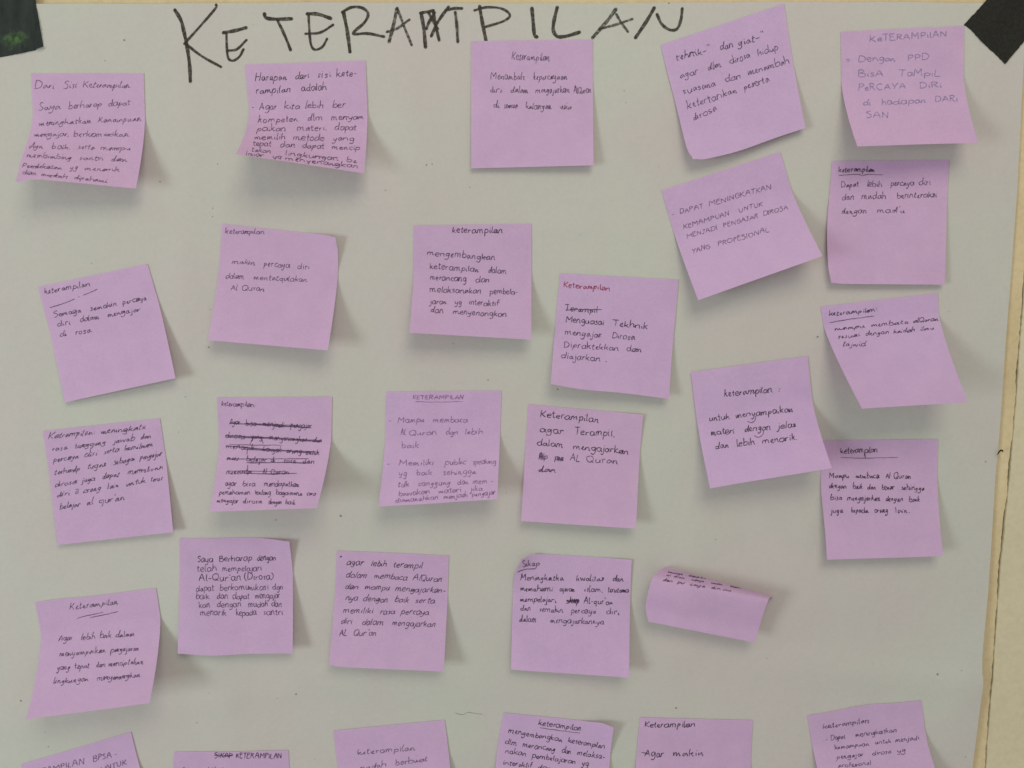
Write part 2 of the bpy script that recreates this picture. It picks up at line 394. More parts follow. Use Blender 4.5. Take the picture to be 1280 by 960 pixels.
g('p', .8, '.14,1.02 .12,.2 .08,-.95/.14,.7 .42,1 .72,.7 .6,.15 .16,.12')
g('q', .85, '.7,.85 .4,1 .12,.6 .3,.1 .64,.4/.74,1 .72,0 .7,-.95')
g('r', .6, '.12,1 .11,.5 .1,0/.12,.6 .3,.95 .55,.92')
g('s', .65, '.58,.9 .3,1 .18,.75 .5,.42 .45,.08 .08,.06')
g('t', .55, '.28,1.65 .25,.8 .3,.12 .52,.06/.04,1.05 .54,1.1')
g('u', .85, '.12,1 .12,.3 .35,0 .62,.25 .7,1/.7,.9 .7,.3 .82,.02')
g('v', .7, '.08,1 .34,0 .64,1')
g('w', 1.05, '.08,1 .26,.02 .5,.8 .72,.02 .96,1')
g('x', .75, '.1,1 .4,.5 .68,0/.66,1 .1,0')
g('y', .8, '.12,1 .14,.4 .38,.15 .66,.5/.7,1 .62,-.1 .4,-.9 .02,-.75')
g('z', .7, '.1,.95 .62,.95 .1,.05 .68,.06')
g('A', 1.15, '.55,1.9 .3,1 .06,0/.56,1.9 .8,1 1.02,0/.16,.7 .9,.75')
g('B', 1.0, '.14,1.9 .12,1 .1,0/.1,1.85 .6,1.85 .75,1.45 .4,1.02 .16,1/.3,1.02 .85,.8 .75,.1 .1,.02')
g('C', 1.0, '.9,1.65 .5,1.9 .12,1.2 .2,.3 .6,0 .92,.3')
g('D', 1.1, '.16,1.85 .13,1 .1,.02/.04,1.85 .6,1.8 1,1.1 .8,.3 .1,.02')
g('E', .9, '.82,1.85 .14,1.8 .12,1 .1,.05 .84,.08/.12,1 .7,1.05')
g('F', .85, '.14,1.85 .12,1 .1,0/.12,1.85 .82,1.85/.12,1.02 .65,1.05')
g('G', 1.05, '.9,1.6 .5,1.9 .12,1.1 .3,.1 .85,.2 .88,.85 .5,.85')
g('H', 1.1, '.14,1.9 .12,1 .1,0/.92,1.9 .9,1 .88,0/.12,.95 .9,1')
g('I', .4, '.18,1.9 .17,1 .16,0')
g('J', .8, '.2,1.85 .8,1.85/.55,1.85 .52,.5 .3,0 .04,.3')
g('K', 1.0, '.14,1.95 .12,1 .1,0/.88,1.8 .5,1.2 .14,.85/.2,.9 .5,.5 .92,0')
g('L', .85, '.16,1.9 .12,1 .1,.05 .8,.05')
g('M', 1.35, '.1,0 .16,1 .2,1.9/.2,1.9 .45,1.2 .65,.7/.65,.7 .9,1.3 1.1,1.9/1.1,1.9 1.14,1 1.18,0')
g('N', 1.15, '.1,0 .14,1 .16,1.9/.16,1.9 .5,1 .9,.02/.9,.02 .94,1 .96,1.95')
g('O', 1.15, '.55,1.9 .12,1.4 .14,.4 .55,0 .98,.5 .95,1.5 .55,1.9')
g('P', .95, '.16,1.9 .13,1 .1,0/.06,1.85 .6,1.85 .82,1.4 .5,.95 .14,.92')
g('Q', 1.15, '.55,1.9 .12,1.4 .14,.4 .55,0 .98,.5 .95,1.5 .55,1.9/.6,.5 .85,.15 1.1,-.15')
g('R', 1.0, '.16,1.9 .13,1 .1,0/.06,1.85 .6,1.85 .8,1.45 .5,1.02 .16,.98/.35,1 .6,.5 .92,0')
g('S', .9, '.78,1.7 .45,1.95 .15,1.5 .5,1.05 .78,.6 .5,.02 .08,.15')
g('T', 1.0, '.04,1.85 .96,1.88/.52,1.86 .5,1 .46,0')
g('U', 1.1, '.12,1.9 .12,.6 .5,0 .88,.5 .92,1.9')
g('V', 1.0, '.06,1.9 .5,0 .94,1.9')
g('W', 1.4, '.06,1.9 .35,0 .68,1.3 .98,0 1.3,1.9')
g('Y', 1.0, '.08,1.9 .3,1.3 .5,1/.95,1.9 .6,1.1 .35,0')
g('-', .6, '.08,.6 .52,.62')
g('=', .6, '.08,.8 .52,.82/.08,.3 .52,.32')
g('.', .3, '.06,.02 .2,.1')
g(',', .3, '.18,.1 .1,-.3')
g(':', .35, '.1,.8 .24,.92/.1,.1 .24,.22')
g("'", .3, '.2,2 .14,1.6')
g('"', .5, '.14,2 .12,1.6/.34,2 .32,1.6')
g('*', .5, '.06,1 .44,1.5/.44,1 .06,1.5/.25,.9 .25,1.6')
g('(', .5, '.45,2.1 .12,1.4 .12,.4 .45,-.3')
g(')', .5, '.05,2.1 .38,1.4 .38,.4 .05,-.3')
g('&', .9, '.8,1.2 .2,.2 .4,0 .8,.6/.1,1.3 .5,1.4')
ALT = {}
def galt(ch, w_, s): ALT[ch] = (w_, [[tuple(map(float, p.split(','))) for p in st.split()] for st in s.split('/')])
galt('a', .8, '.6,.85 .3,.8 .12,.3 .35,.05 .6,.8 .66,.2 .84,.1')
galt('n', .75, '.08,.9 .14,.1 .3,.8 .45,.75 .55,.05 .74,.2')
galt('m', 1.1, '.08,.9 .14,.05 .3,.8 .42,.7 .5,.1 .66,.8 .78,.7 .88,.05 1.05,.15')
galt('u', .75, '.06,.8 .16,.1 .38,.15 .52,.85 .56,.1 .74,.2')
galt('e', .6, '.05,.25 .4,.6 .35,.95 .12,.5 .3,.02 .58,.15')
galt('r', .5, '.1,.95 .12,.4 .1,.05/.12,.55 .28,.9 .48,.85')
galt('i', .3, '.1,.8 .12,.1 .28,.15/.16,1.3 .18,1.34')
galt('k', .7, '.16,1.9 .1,1 .08,0/.12,.5 .55,.9 .3,.5 .66,.02')
galt('s', .55, '.5,.85 .2,.9 .25,.5 .42,.25 .08,.04')
galt('t', .5, '.24,1.6 .18,.1 .45,.15/.02,1.0 .5,1.12')
galt('g', .75, '.6,.85 .2,.75 .18,.2 .55,.5 .6,.9 .5,-.6 .1,-.9 .0,-.5')
galt('d', .8, '.6,.7 .2,.75 .15,.1 .5,.3 .72,1.9 .62,.2 .8,.1')
galt('l', .3, '.18,1.9 .08,.6 .14,.02 .28,.15')
galt('p', .75, '.16,1 .1,.1 .02,-.95/.12,.5 .45,.95 .6,.5 .2,.05')
galt('y', .75, '.08,.9 .2,.2 .5,.4 .6,.9 .45,-.5 .1,-.95 -.05,-.6')
JOIN = set('acdehiklmntu')

def word(text, p0, p1, h, st, rr):
    """strokes in photo pixels for `text` written along p0 -> p1, x-height h"""
    xs = []; x = 0.0
    for ch in text:
        wd, strokes = ALT[ch] if ch in ALT and rr.random() < st.get('messy', .5) else G[ch]; k = rr.uniform(.88, 1.14)*(st.get('wide', 1))
        xs.append((x, k, strokes, ch)); x += wd*k+st.get('gap', .06)
    p0 = np.array(p0, float); p1 = np.array(p1, float); L = np.hypot(*(p1-p0)); sx = L/max(x, .2)
    e = (p1-p0)/max(L, 1e-6); n = np.array([e[1], -e[0]])   # up
    slant = st.get('slant', .1); out = []; last = None; jt = .05+.06*st.get('messy', .5); h = h*.84
    drift = rr.uniform(-.08, .08)
    for i, (x0, k, strokes, ch) in enumerate(xs):
        dy = rr.uniform(-.09, .09)+drift*math.sin(i*.9); hs = rr.uniform(.86, 1.16); rot = rr.uniform(-.07, .07); sl = slant+rr.uniform(-.08, .08)
        first = None
        for q, s in enumerate(strokes):
            pts = []
            for (a, b_) in s:
                jx, jy = rr.uniform(-jt, jt), rr.uniform(-jt, jt)
                if b_ > 1.15: b_ = 1+(b_-1)*min(1.1, st.get('asc', .8)*1.25)
                if b_ < -.2: b_ *= st.get('desc', .85)
                X = (x0+(a+jx)*k); Y = (b_+jy)*hs+dy+a*rot
                pts.append(p0+e*(X*sx+Y*h*sl)+n*(Y*h))
            if q == 0: first = pts[0]
            out.append(catmull(pts, 4))
        if last is not None and rr.random() < st.get('join', .35) and ch in 'acdegimnoprsuy':
            mid = (last+first)/2-n*h*.12
            out.append(catmull([last, mid, first], 3))
        last = out[-1][-1] if ch in JOIN else None
        if ch in 'ijt': last = None
    return out

# ------------------------------------------------------------------ sticky notes
class Surf:
    """a curled square of paper: grid of points, with a look-up from photo pixel to the paper"""
    def __init__(s, P):
        s.P = P; n, m = P.shape[:2]; s.n, s.m = n, m
        V = P.reshape(-1, 3)
        Fc = [(j*m+i, (j+1)*m+i, (j+1)*m+i+1, j*m+i+1) for j in range(n-1) for i in range(m-1)]
        s.V, s.F = V, Fc
        Q = project(V); T = np.array([t for a, b_, c, d_ in Fc for t in ((a, b_, c), (a, c, d_))])
        s.T = T; s.A, s.B, s.C = Q[T[:, 0]], Q[T[:, 1]], Q[T[:, 2]]
        s.det = (s.B[:, 0]-s.A[:, 0])*(s.C[:, 1]-s.A[:, 1])-(s.C[:, 0]-s.A[:, 0])*(s.B[:, 1]-s.A[:, 1])
        nn = np.cross(V[T[:, 1]]-V[T[:, 0]], V[T[:, 2]]-V[T[:, 0]]); nn /= np.maximum(1e-12, np.linalg.norm(nn, axis=1))[:, None]
        ctr = V[T].mean(1); sg = np.sign(((CAM-ctr)*nn).sum(1)); s.N = nn*sg[:, None]
    def map(s, P, off=0.00013):
        out = np.zeros((len(P), 3)); ok = np.zeros(len(P), bool)
        for k0 in range(0, len(P), 400):
            p = P[k0:k0+400]
            dx = p[:, None, 0]-s.A[None, :, 0]; dy = p[:, None, 1]-s.A[None, :, 1]
            u = (dx*(s.C[:, 1]-s.A[:, 1])-dy*(s.C[:, 0]-s.A[:, 0]))/s.det
            v = ((s.B[:, 0]-s.A[:, 0])*dy-(s.B[:, 1]-s.A[:, 1])*dx)/s.det
            ins = (u >= -1e-4) & (v >= -1e-4) & (u+v <= 1.0002)
            W = s.V[s.T]                                             # t,3,3
            for i in range(len(p)):
                idx = np.nonzero(ins[i])[0]
                if len(idx) == 0: continue
                best = None
                for t in idx:
                    a, b_ = u[i, t], v[i, t]
                    q = W[t, 0]*(1-a-b_)+W[t, 1]*a+W[t, 2]*b_
                    if best is None or q[1] < best[0][1]: best = (q, t)
                out[k0+i] = best[0]+s.N[best[1]]*off; ok[k0+i] = True
        return out, ok

def note_surface(c, lift, v0=.28, pw=1.35, warps=(), peel=(0, 0), wob=.4, seed=0, base=0.0, n=26):
    """c = TL, TR, BR, BL in photo pixels; lift = (BL, BR) mm off the sheet; peel = (TL, TR) mm"""
    rr = random.Random(seed); TL, TR, BR, BL = [np.array(q, float) for q in c]
    bl, br = lift; ph = [rr.uniform(0, 6) for _ in range(4)]
    def off(u, v):
        s = max(0.0, (v-v0)/(1-v0))**pw
        l = 0.35+s*(bl*(1-u)+br*u)
        l += peel[0]*max(0, 1-u*3.2-v*3.2)**1.3+peel[1]*max(0, 1-(1-u)*3.2-v*3.2)**1.3
        l += wob*min(1, v*2.5)*(math.sin(3.1*u+ph[0]+1.3*v)+0.5*math.sin(6.2*u+ph[1])*v+.6*math.sin(4*v+ph[2]))*.6+wob*.5*min(1, v*2.5)
        return max(l, .35)*.001+base
    C = []
    for (p, (u, v)) in ((TL, (0, 0)), (TR, (1, 0)), (BR, (1, 1)), (BL, (0, 1))):
        C.append(unproject(p[0], p[1], float(sheet_lift(p[0], p[1]))+off(u, v)))
    P = np.zeros((n, n, 3))
    for j in range(n):
        for i in range(n):
            u, v = i/(n-1), j/(n-1)
            q = C[0]*(1-u)*(1-v)+C[1]*u*(1-v)+C[2]*u*v+C[3]*(1-u)*v
            for (wu, wv, dx, dy, r) in warps:
                k = math.exp(-((u-wu)**2+(v-wv)**2)/(r*r)); q = q+np.array([dx*.000516*k, 0, -dy*.000516*k])
            px = project(q)
            q[1] = -(float(sheet_lift(px[0], px[1]))+off(u, v))
            P[j, i] = q
    return P

def folded_surface(rows, n=30, m=26):
    R = np.array([[a, b_, c, d_, l] for (a, b_), (c, d_), l in rows])
    S = catmull(R, 6); P = np.zeros((len(S), m, 3))
    for j, (a, b_, c, d_, l) in enumerate(S):
        for i in range(m):
            u = i/(m-1); x, y = a+(c-a)*u, b_+(d_-b_)*u
            P[j, i] = unproject(x, y, float(sheet_lift(x, y))+max(.35, l+.5*math.sin(3.1*u))*.001)
    return P

def sticky_note(P, label, crop, lines, marks=(), st=None, seed=0, color='dark', wpx=1.35):
    st = dict(st or {}); ox, oy, s = crop; rr = random.Random(seed*7+3)
    S = Surf(P); o = P[0, P.shape[1]//2].copy()
    root = empty('sticky_note', o, label, 'sticky note', 'lilac sticky notes on the white sheet')
    F_ = [tuple(f) for f in S.F]
    new_obj('note_paper', S.V, F_, M_note, root, o)
    for li, ln in enumerate(lines):
        head, body = ln.split('|'); hp = head.split()
        y0, y1, h = float(hp[0]), float(hp[1]), float(hp[2])
        ckey = hp[3] if len(hp) > 3 else color
        words = []
        for t in body.split(';'):
            a = t.split(); words.append((a[0], float(a[1]), float(a[2])))
        xa, xb = words[0][1], words[-1][2]; paths = []
        for t, x0, x1 in words:
            f0 = y0+(y1-y0)*(x0-xa)/max(1, xb-xa)+rr.uniform(-.08, .08)*h; f1 = y0+(y1-y0)*(x1-xa)/max(1, xb-xa)+rr.uniform(-.08, .08)*h
            paths += word(t, (ox+x0/s, oy+f0/s), (ox+x1/s, oy+f1/s), h/s, st, rr)
        v, f = ribbon(paths, wpx*.66, S.map, seed=seed+li)
        if f: new_obj('heading' if (li == 0 and ('eter' in body or 'ETER' in body or 'ikap' in body or 'etra' in body)) else 'handwriting_line', v, f, INK[ckey], root, o, smooth=False)
    for mi, (kind, pts, wd) in enumerate(marks):
        p = catmull([(ox+x/s, oy+y/s) for x, y in pts], 8)
        p = p+np.array([[0, rr.uniform(-.25, .25)] for _ in p])
        v, f = ribbon([p], wd*.8, lambda q: S.map(q, 0.00017), seed=seed+50+mi)
        if f: new_obj(kind, v, f, INK[color], root, o, smooth=False)
    return root

def zigzag(x0, x1, y0, y1, n):
    return [(x0+(x1-x0)*i/n, y0 if i % 2 else y1) for i in range(n+1)]
U = 'underline'; K_ = 'strike_line'

sticky_note(note_surface([(38.5, 91.7), (179.7, 91.7), (169.8, 235.7), (15.6, 221)], (23, 14), .35, 1.5, seed=1, warps=[(0, 1, 3, 6, .12)]),
 'upper left lilac note written full in thin pen, its lower left corner curling out', (0, 0, 3.84), [
 '425 420 21|Dari 165 262; Sisi 305 370; Keterampilan 395 625', '530 505 21|Saya 180 290; berharap 325 490; dapat 520 625',
 '602 582 18|meningkatkan 185 440; Kemampuan 470 678', '655 655 17|mengajar, 165 330; berkomunikasi 350 620',
 '712 722 16|dgn 135 210; baik. 245 340; serta 372 455; mampu 480 628', '755 777 16|membimbing 125 345; santri 380 500; dan 530 612',
 '805 825 15|Pendekatan 105 300; yg 335 375; menarik 405 575', '836 877 14|dan 105 175; mudah 195 325; dipahami 355 515'],
 st=dict(slant=.2, asc=.9, join=.6, messy=0.9), seed=1, color='mid', wpx=1.25)
sticky_note(note_surface([(305.9, 80.7), (456.9, 75.5), (454.9, 216.7), (294.7, 192.7)], (32, 17), .42, 1.5, seed=2),
 'lilac note under the letters ETER, nine neat lines, lower left corner curled up', (210, 0, 3.839), [
 '390 365 22 black|Harapan 415 572; dari 608 678; sisi 715 785; kete- 808 908', '452 430 22 black|rampilan 422 590; adalah 638 762',
 '528 515 21|- 400 414; Agar 437 525; kita 558 635; lebih 658 748; ber 788 855', '590 572 20|kompeten 430 625; dlm 668 745; menyam 782 942',
 '630 624 19|paikan 425 570; materi. 617 765; dapat 797 905', '668 678 19|memilih 413 565; metode 598 752; yang 790 895',
 '700 722 17|tepat 405 495; dan 535 613; dapat 643 750; mencip 783 922', '728 782 16|takan 400 495; lingkungan 560 820; be 855 908',
 '745 808 14|lajar 370 460; yg 500 545; menyenangkan 560 915'], st=dict(slant=.12, asc=.85, join=.25, messy=0.35), seed=2, color='dark', wpx=1.3)
sticky_note(note_surface([(588.7, 51.5), (740.8, 49.1), (742, 206.6), (589, 210.4)], (2.5, 5), .3, 1.2, seed=3),
 'flat lilac note under the letter P, four small scrawled lines in its upper half', (500, 0, 4.173), [
 '308 318 26|Keterampilan 583 782', '415 417 24|Menambah 470 650; kepercayaan 695 872',
 '482 487 23|diri 468 535; dalam 575 670; mengajarkan 705 885; AlQuran 905 998', '562 572 23|di 485 520; semua 540 615; kalangan 655 790; usia 835 895'],
 st=dict(slant=.05, asc=.8, join=.6, messy=0.9), seed=3, color='dark', wpx=1.2)
sticky_note(note_surface([(825.8, 56), (979.8, 4.6), (1007, 160), (863.6, 202.7)], (8, 4), .4, 1.4, seed=4, warps=[(0, 1, 2.5, -4, .07), (.4, 1, 0, 3.5, .3), (0, .5, 1.5, 0, .25)]),
 'lilac note tilted left beside the letter N, highest note of the right half', (780, 0, 4.365), [
 '333 215 26 black|tehnik-" 285 475; dan 522 598; giat-" 622 768', '430 272 25|agar 305 405; dlm 455 535; dirosa 578 692; hidup 730 845',
 '518 345 25|suasana 325 502; dan 552 642; menambah 678 905', '598 442 26|ketertarikan 345 620; peserta 655 798', '660 600 25|dirosa 378 512'],
 st=dict(slant=.1, asc=.85, join=.5, messy=0.6), seed=4, color='dark', wpx=1.35)
sticky_note(note_surface([(1051, 39.6), (1205.4, 32.3), (1223, 178.8), (1071.7, 183)], (22, 17), .4, 1.4, seed=5),
 'lilac note with pale blue capitals beside the black tape, curling off the sheet', (1020, 0, 4.8), [
 '250 222 24|KeTERAMPilAN 320 795', '372 362 24|= 180 210; Dengan 252 478; PPD 550 680', '458 458 24|BisA 253 410; TaMpiL 490 750',
 '545 525 24|PeRCAYA 253 545; DiRi 618 762', '635 608 24|di 283 332; hadapan 392 665; DARi 715 855', '708 706 24|SAN 300 440'],
 st=dict(slant=0, asc=.75, join=.05, messy=0.05), seed=5, color='blue', wpx=1.7)
sticky_note(note_surface([(47.7, 358.6), (184.2, 329.9), (219.4, 472.7), (81.3, 503)], (3, 7), .3, 1.3, seed=6),
 'lilac note at the left edge tilted left, heading over a broken underline, lower half blank', (20, 320, 5.055), [
 '240 190 22|keterampilan 180 474', '388 362 22|Semaga 240 413; semakin 470 642; percaya 675 828'.replace('388 362', '388 278'),
 '445 350 23|diri 262 348; dalam 403 528; mengajar 580 788', '510 485 24|di 278 325; rosa 375 480'],
 [(U, [(213, 328), (300, 300), (372, 272)], 1.1), ('dot', [(396, 259), (401, 257)], 1.6), (U, [(425, 248), (515, 210)], 1.1)],
 st=dict(slant=.1, asc=.8, join=.4, messy=0.5), seed=6, color='dark', wpx=1.35)
sticky_note(note_surface([(277.6, 279.8), (422, 294.6), (409.7, 438), (259.8, 425.2)], (10, 15), .35, 1.4, seed=7, peel=(0, 5), warps=[(1, 0, -3, 2, .08)]),
 'lilac note below the nine line one, three sparse lines and large empty lower half', (240, 260, 5.055), [
 '160 168 22|keterampilan 210 460', '350 388 24|makin 250 400; percaya 452 620; diri 665 745', '445 470 23|dalam 212 328; mentatqulakan 385 728',
 '520 527 22|Al 245 290; Quran 315 460'], st=dict(slant=.1, asc=.7, join=.2, messy=0.4), seed=7, color='dark', wpx=1.15)
sticky_note(note_surface([(517.2, 281.6), (664.3, 279.7), (664.3, 424.6), (511.6, 416)], (16, 12), .4, 1.5, seed=8),
 'lilac note in the centre, seven lines beginning keterampilan then mengembangkan in rounded script', (490, 260, 5.335), [
 '165 168 28 black|keterampilan 400 740', '313 348 28|mengembangkan 230 690', '405 440 28|keterampilan 250 578; dalam 640 765',
 '480 500 28|merancang 252 497; dan 557 650', '558 578 27|melaksanakan 250 598; pembela- 650 842', '638 652 26|jaran 250 365; yg 418 465; interaktif 512 715',
 '697 727 26|dan 255 345; menyenangkan 405 767'], [('pen_dash', [(600, 328), (640, 332)], 1.2)], st=dict(slant=.05, asc=.7, join=.2, messy=0.15), seed=8, color='dark', wpx=1.45)
sticky_note(note_surface([(700, 341.6), (848.4, 349.7), (836.4, 498.7), (688.4, 479)], (12, 6), .45, 1.5, seed=9, warps=[(.25, 1, 0, 2.5, .25)]),
 'lilac note with a red heading and a struck out first word', (670, 330, 5.335), [
 '158 180 27 red|Keterampilan 182 497', '312 325 25 black|Terampil 190 412', '385 435 28 black|Menguasai 195 455; Tekhnik 505 745',
 '470 508 28|mengajar 192 440; Dirosa 505 660', '558 590 28|Dipraktekkan 182 552; dan 600 705', '625 658 28|diajarkan 165 432; . 462 475'],
 [(K_, [(198, 306), (320, 303), (440, 304)], 1.1)], st=dict(slant=.05, asc=.75, join=.25, messy=0.3), seed=9, color='dark', wpx=1.45)
sticky_note(note_surface([(827, 238), (975.2, 189.8), (1028.2, 320), (872.8, 375.2)], (14, 18), .35, 1.3, seed=10),
 'lilac note tilted left, four lines all in capitals ending YANG PROFESIONAL', (810, 180, 4.57), [
 '415 255 20|- 138 152; DAPAT 183 318; MENINGKATKAN 348 710', '485 352 19|KEMAMPUAN 203 468; UNTUK 520 660',
 '540 372 19|MENJADI 222 402; PENGAJAR 433 632; DIROSA 660 805', '628 500 20|YANG 252 358; PROFESIONAL 400 697'],
 st=dict(slant=.15, asc=.5, join=0, messy=0.0), seed=10, color='mid', wpx=1.25)
sticky_note(note_surface([(1040.4, 201.2), (1186.6, 200.3), (1181, 355.9), (1038, 354.6)], (5, 3), .3, 1.2, seed=11, warps=[(0, .6, -4.2, 0, .38), (0, 1, 2.5, -1, .07)]),
 'upright lilac note at right between the blue penned and the strongly curled notes', (1010, 190, 5.335), [
 '133 133 26 black|keterampilan 203 445', '235 222 28|Dapat 222 340; lebih 392 495; percaya 548 708; diri 738 822',
 '322 300 28|dan 225 310; mudah 355 522; berinteraksi 590 862', "412 403 27|dengan 223 395; mad'u 457 652"],
 [(U, [(203, 155), (330, 150), (360, 158), (400, 150), (500, 153)], 1.0)], st=dict(slant=.05, asc=.75, join=.2, messy=0.5), seed=11, color='dark', wpx=1.35)
sticky_note(note_surface([(1025.8, 383.3), (1172.5, 366.3), (1210, 502.5), (1077.5, 510.8)], (38, 29), .2, 1.25, seed=12),
 'lilac note at right lifting furthest off the sheet, deep grey shade at its left', (1010, 360, 6), [
 '212 176 24 black|keterampilan: 155 525', '320 243 22 black|mampu 197 430; membaca 475 755; alQuran 790 978', '380 312 22|sesuai 222 390; dengan 430 610; kaidah 640 805; ilmu 845 948',
 '437 440 24|tajwid 258 434'], [(U, [(158, 260), (330, 232), (496, 210)], 1.1)], st=dict(slant=.2, asc=.75, join=.6, messy=0.9), seed=12, color='dark', wpx=1.35)
NOTE18 = note_surface([(1031, 550.8), (1172.6, 548.8), (1179, 695), (1034, 699.7)], (8, 9), .3, 1.3, seed=18, warps=[(0, .35, -4, 0, .3)])
sticky_note(NOTE18, 'lilac note at right, its upper left corner tucked under a neighbour, four tightly written lines', (1010, 530, 5.055), [
 '185 178 26 black|keterampilan 205 442', '340 345 23 black|Mampu 133 260; membaca 302 452; Al 490 518; Quran 540 650',
 '405 420 23 black|dengan 133 245; baik 283 345; dan 375 430; benar 465 547; sehingga 588 738', '480 490 23 black|bisa 140 218; mengajarkan 247 458; dengan 490 600; baik 637 708',
 '560 562 23 black|juga 143 222; kepada 272 382; orang 420 507; lain. 550 645'], [(U, [(206, 212), (360, 216), (568, 210)], .9), ('pen_tick', [(361, 185), (362, 220)], 1.1)],
 st=dict(slant=.05, asc=.75, join=.35, messy=0.7), seed=18, color='dark', wpx=1.35)
sticky_note(note_surface([(863.5, 465.2), (1009.3, 445.4), (1040, 585.3), (887.6, 610.4)], (15, 21), .4, 1.4, seed=13, base=.0004),
 'lilac note overlapping the corner of its right neighbour, three dark lines ending menarik', (850, 430, 5.055), [
 '332 302 28 black|keterampilan 278 585; : 620 640', '488 428 27 black|untuk 182 315; menyampaikan 350 718', '578 525 27 black|materi 195 348; dengan 405 578; jelas 615 735',
 '665 605 27 black|dan 223 310; lebih 357 475; menarik. 517 745'], [('pen_loop', [(425, 488), (450, 497), (474, 482), (478, 455)], 1.1), ('pen_loop', [(468, 580), (498, 590), (524, 570), (527, 545)], 1.1)],
 st=dict(slant=.08, asc=.75, join=.35, messy=0.45), seed=13, color='dark', wpx=1.5)
sticky_note(note_surface([(53.4, 538.7), (199.8, 522.9), (216.5, 665.4), (71.6, 681.2)], (3, 5), .3, 1.2, seed=14),
 'lilac note at left tilted slightly, seven slanting cursive lines', (30, 510, 5.052), [
 '195 135 23|Ketrampilan: 150 450; meningkatx 485 770', '275 190 22|rasa 178 275; tanggung 320 515; jawab 565 697; dan 735 802', '345 240 22|percaya 185 345; diri 378 465; serta 503 602; komitmen 632 815',
 '425 302 22|terhadp 190 355; tugas 400 517; sebagai 562 700; pengajar 730 872', '500 385 22|dirosa 192 335; juga 365 450; dapat 492 603; memotivasi 652 878',
 '565 455 22|diri 205 290; & 318 350; orang 372 485; lain 525 600; untuk 645 770; terus 798 875', "638 580 24|belajar 222 355; al 392 437; qur'an 470 638"],
 st=dict(slant=.4, asc=.85, join=.8, messy=0.85), seed=14, color='dark', wpx=1.35)
sticky_note(note_surface([(271, 496.9), (415.3, 495.9), (396, 635.2), (261.6, 639.7)], (20, 30), .4, 1.5, seed=15),
 'lilac note whose five middle lines are crossed out in dark strokes', (240, 480, 5.335), [
 '148 152 22 mid|keterampilan: 195 425', '270 298 24|Agar 250 322; bisa 357 430; menjadi 470 615; pengajar 657 802', '358 392 24|dirosa 220 352; yang 395 467; menyenangkan 512 770; dan 805 868',
 '428 474 24|menarik 225 418; banyak 470 597; orang 630 732; untuk 757 852', '508 535 24|mau 230 312; belajar 360 500; di 523 552; rosa 612 695; dan 737 817',
 '600 604 24|mencintai 230 403; Al 470 497; Quran 525 650', '680 685 26|agar 220 300; bisa 337 425; mendapatkan 480 715',
 '735 745 22|pemahaman 180 390; tentang 415 525; bagaimana 560 735; cara 765 825', '790 805 22|mengajar 165 310; dirosa 338 467; dengan 510 598; baik 622 690'],
 [(K_, [(250, 262), (520, 275), (800, 292)], 1.6), (K_, [(350, 264), (600, 272), (720, 280)], 1.3), (K_, [(222, 345), (520, 358), (865, 386)], 1.6), (K_, [(240, 356), (540, 362), (850, 376)], 1.2),
  (K_, [(250, 403), (420, 408), (600, 408)], 1.0), (K_, [(225, 412), (520, 438), (850, 455)], 1.5), (K_, [(330, 436), (600, 447), (830, 462)], 1.1),
  (K_, [(232, 500), (520, 500), (780, 498)], 1.1), (K_, [(365, 526), (600, 524), (800, 528)], 1.5), (K_, [(235, 580), (420, 582), (600, 586)], 1.1), (K_, [(330, 594), (500, 600), (700, 596)], 1.5),
  ('pen_stroke', [(405, 360), (385, 410)], .9), ('pen_stroke', [(465, 360), (474, 398)], .9), ('pen_stroke', [(372, 420), (366, 470)], .9), ('pen_stroke', [(372, 540), (370, 610)], .9)],
 st=dict(slant=.1, asc=.75, join=.3, messy=0.4), seed=15, color='dark', wpx=1.35)
sticky_note(note_surface([(482.8, 489.7), (626.6, 488.4), (621.5, 624), (473, 633.4)], (18, 17), .4, 1.5, seed=16),
 'lilac note in the centre written in very faint violet pen with two bullet dashes', (450, 470, 5.335), [
 '155 155 16|KETERAMPILAN 350 692', '310 308 25|- 190 214; Mampu 252 432; membaca 482 717', '395 388 25|AL 272 310; Quran 328 515; dgn 570 655; lebih 698 820',
 '482 482 25|baik 273 395', '600 585 25|- 178 200; Memiliki 257 495; public 565 710; speaking 750 908', '665 655 24|yg 258 315; baik 377 482; sehingga 550 775',
 '742 715 24|tdk 252 330; canggung 385 605; dan 647 725; mem 750 850; - 870 888', '800 765 23|bawakan 255 468; materi 522 680; jika 735 818', '845 792 22|diamanahkan 235 525; menjadi 557 720; pengajar 745 905'],
 [(U, [(368, 170), (500, 174), (690, 170)], .9)], st=dict(slant=.12, asc=.75, join=.2, messy=0.3), seed=16, color='faint', wpx=1.45)
sticky_note(note_surface([(660.2, 505.4), (804, 518.5), (795, 660.8), (651.3, 651.3)], (8, 9), .35, 1.3, seed=17, peel=(0, 1.5)),
 'lilac note right of the faint one, five spaced lines, lower half blank', (630, 480, 4.8), [
 '196 232 26 black|Keterampilan 215 570', '288 318 27 black|agar 212 358; Terampil. 420 668', '366 424 26 black|dalam 197 357; mengajarkan 413 750',
 '448 480 26|Ap 207 262; pe 302 362; AL 395 457; Quran 492 687', '526 535 25|dan 203 312'],
 [(K_, [(203, 520), (255, 524), (300, 518)], 1.1), ('pen_scribble', zigzag(318, 355, 440, 462, 7), 1.2), ('pen_scribble', zigzag(210, 240, 415, 455, 5), 1.1)],
 st=dict(slant=.05, asc=.8, join=.1, messy=0.4), seed=17, color='dark', wpx=1.5)
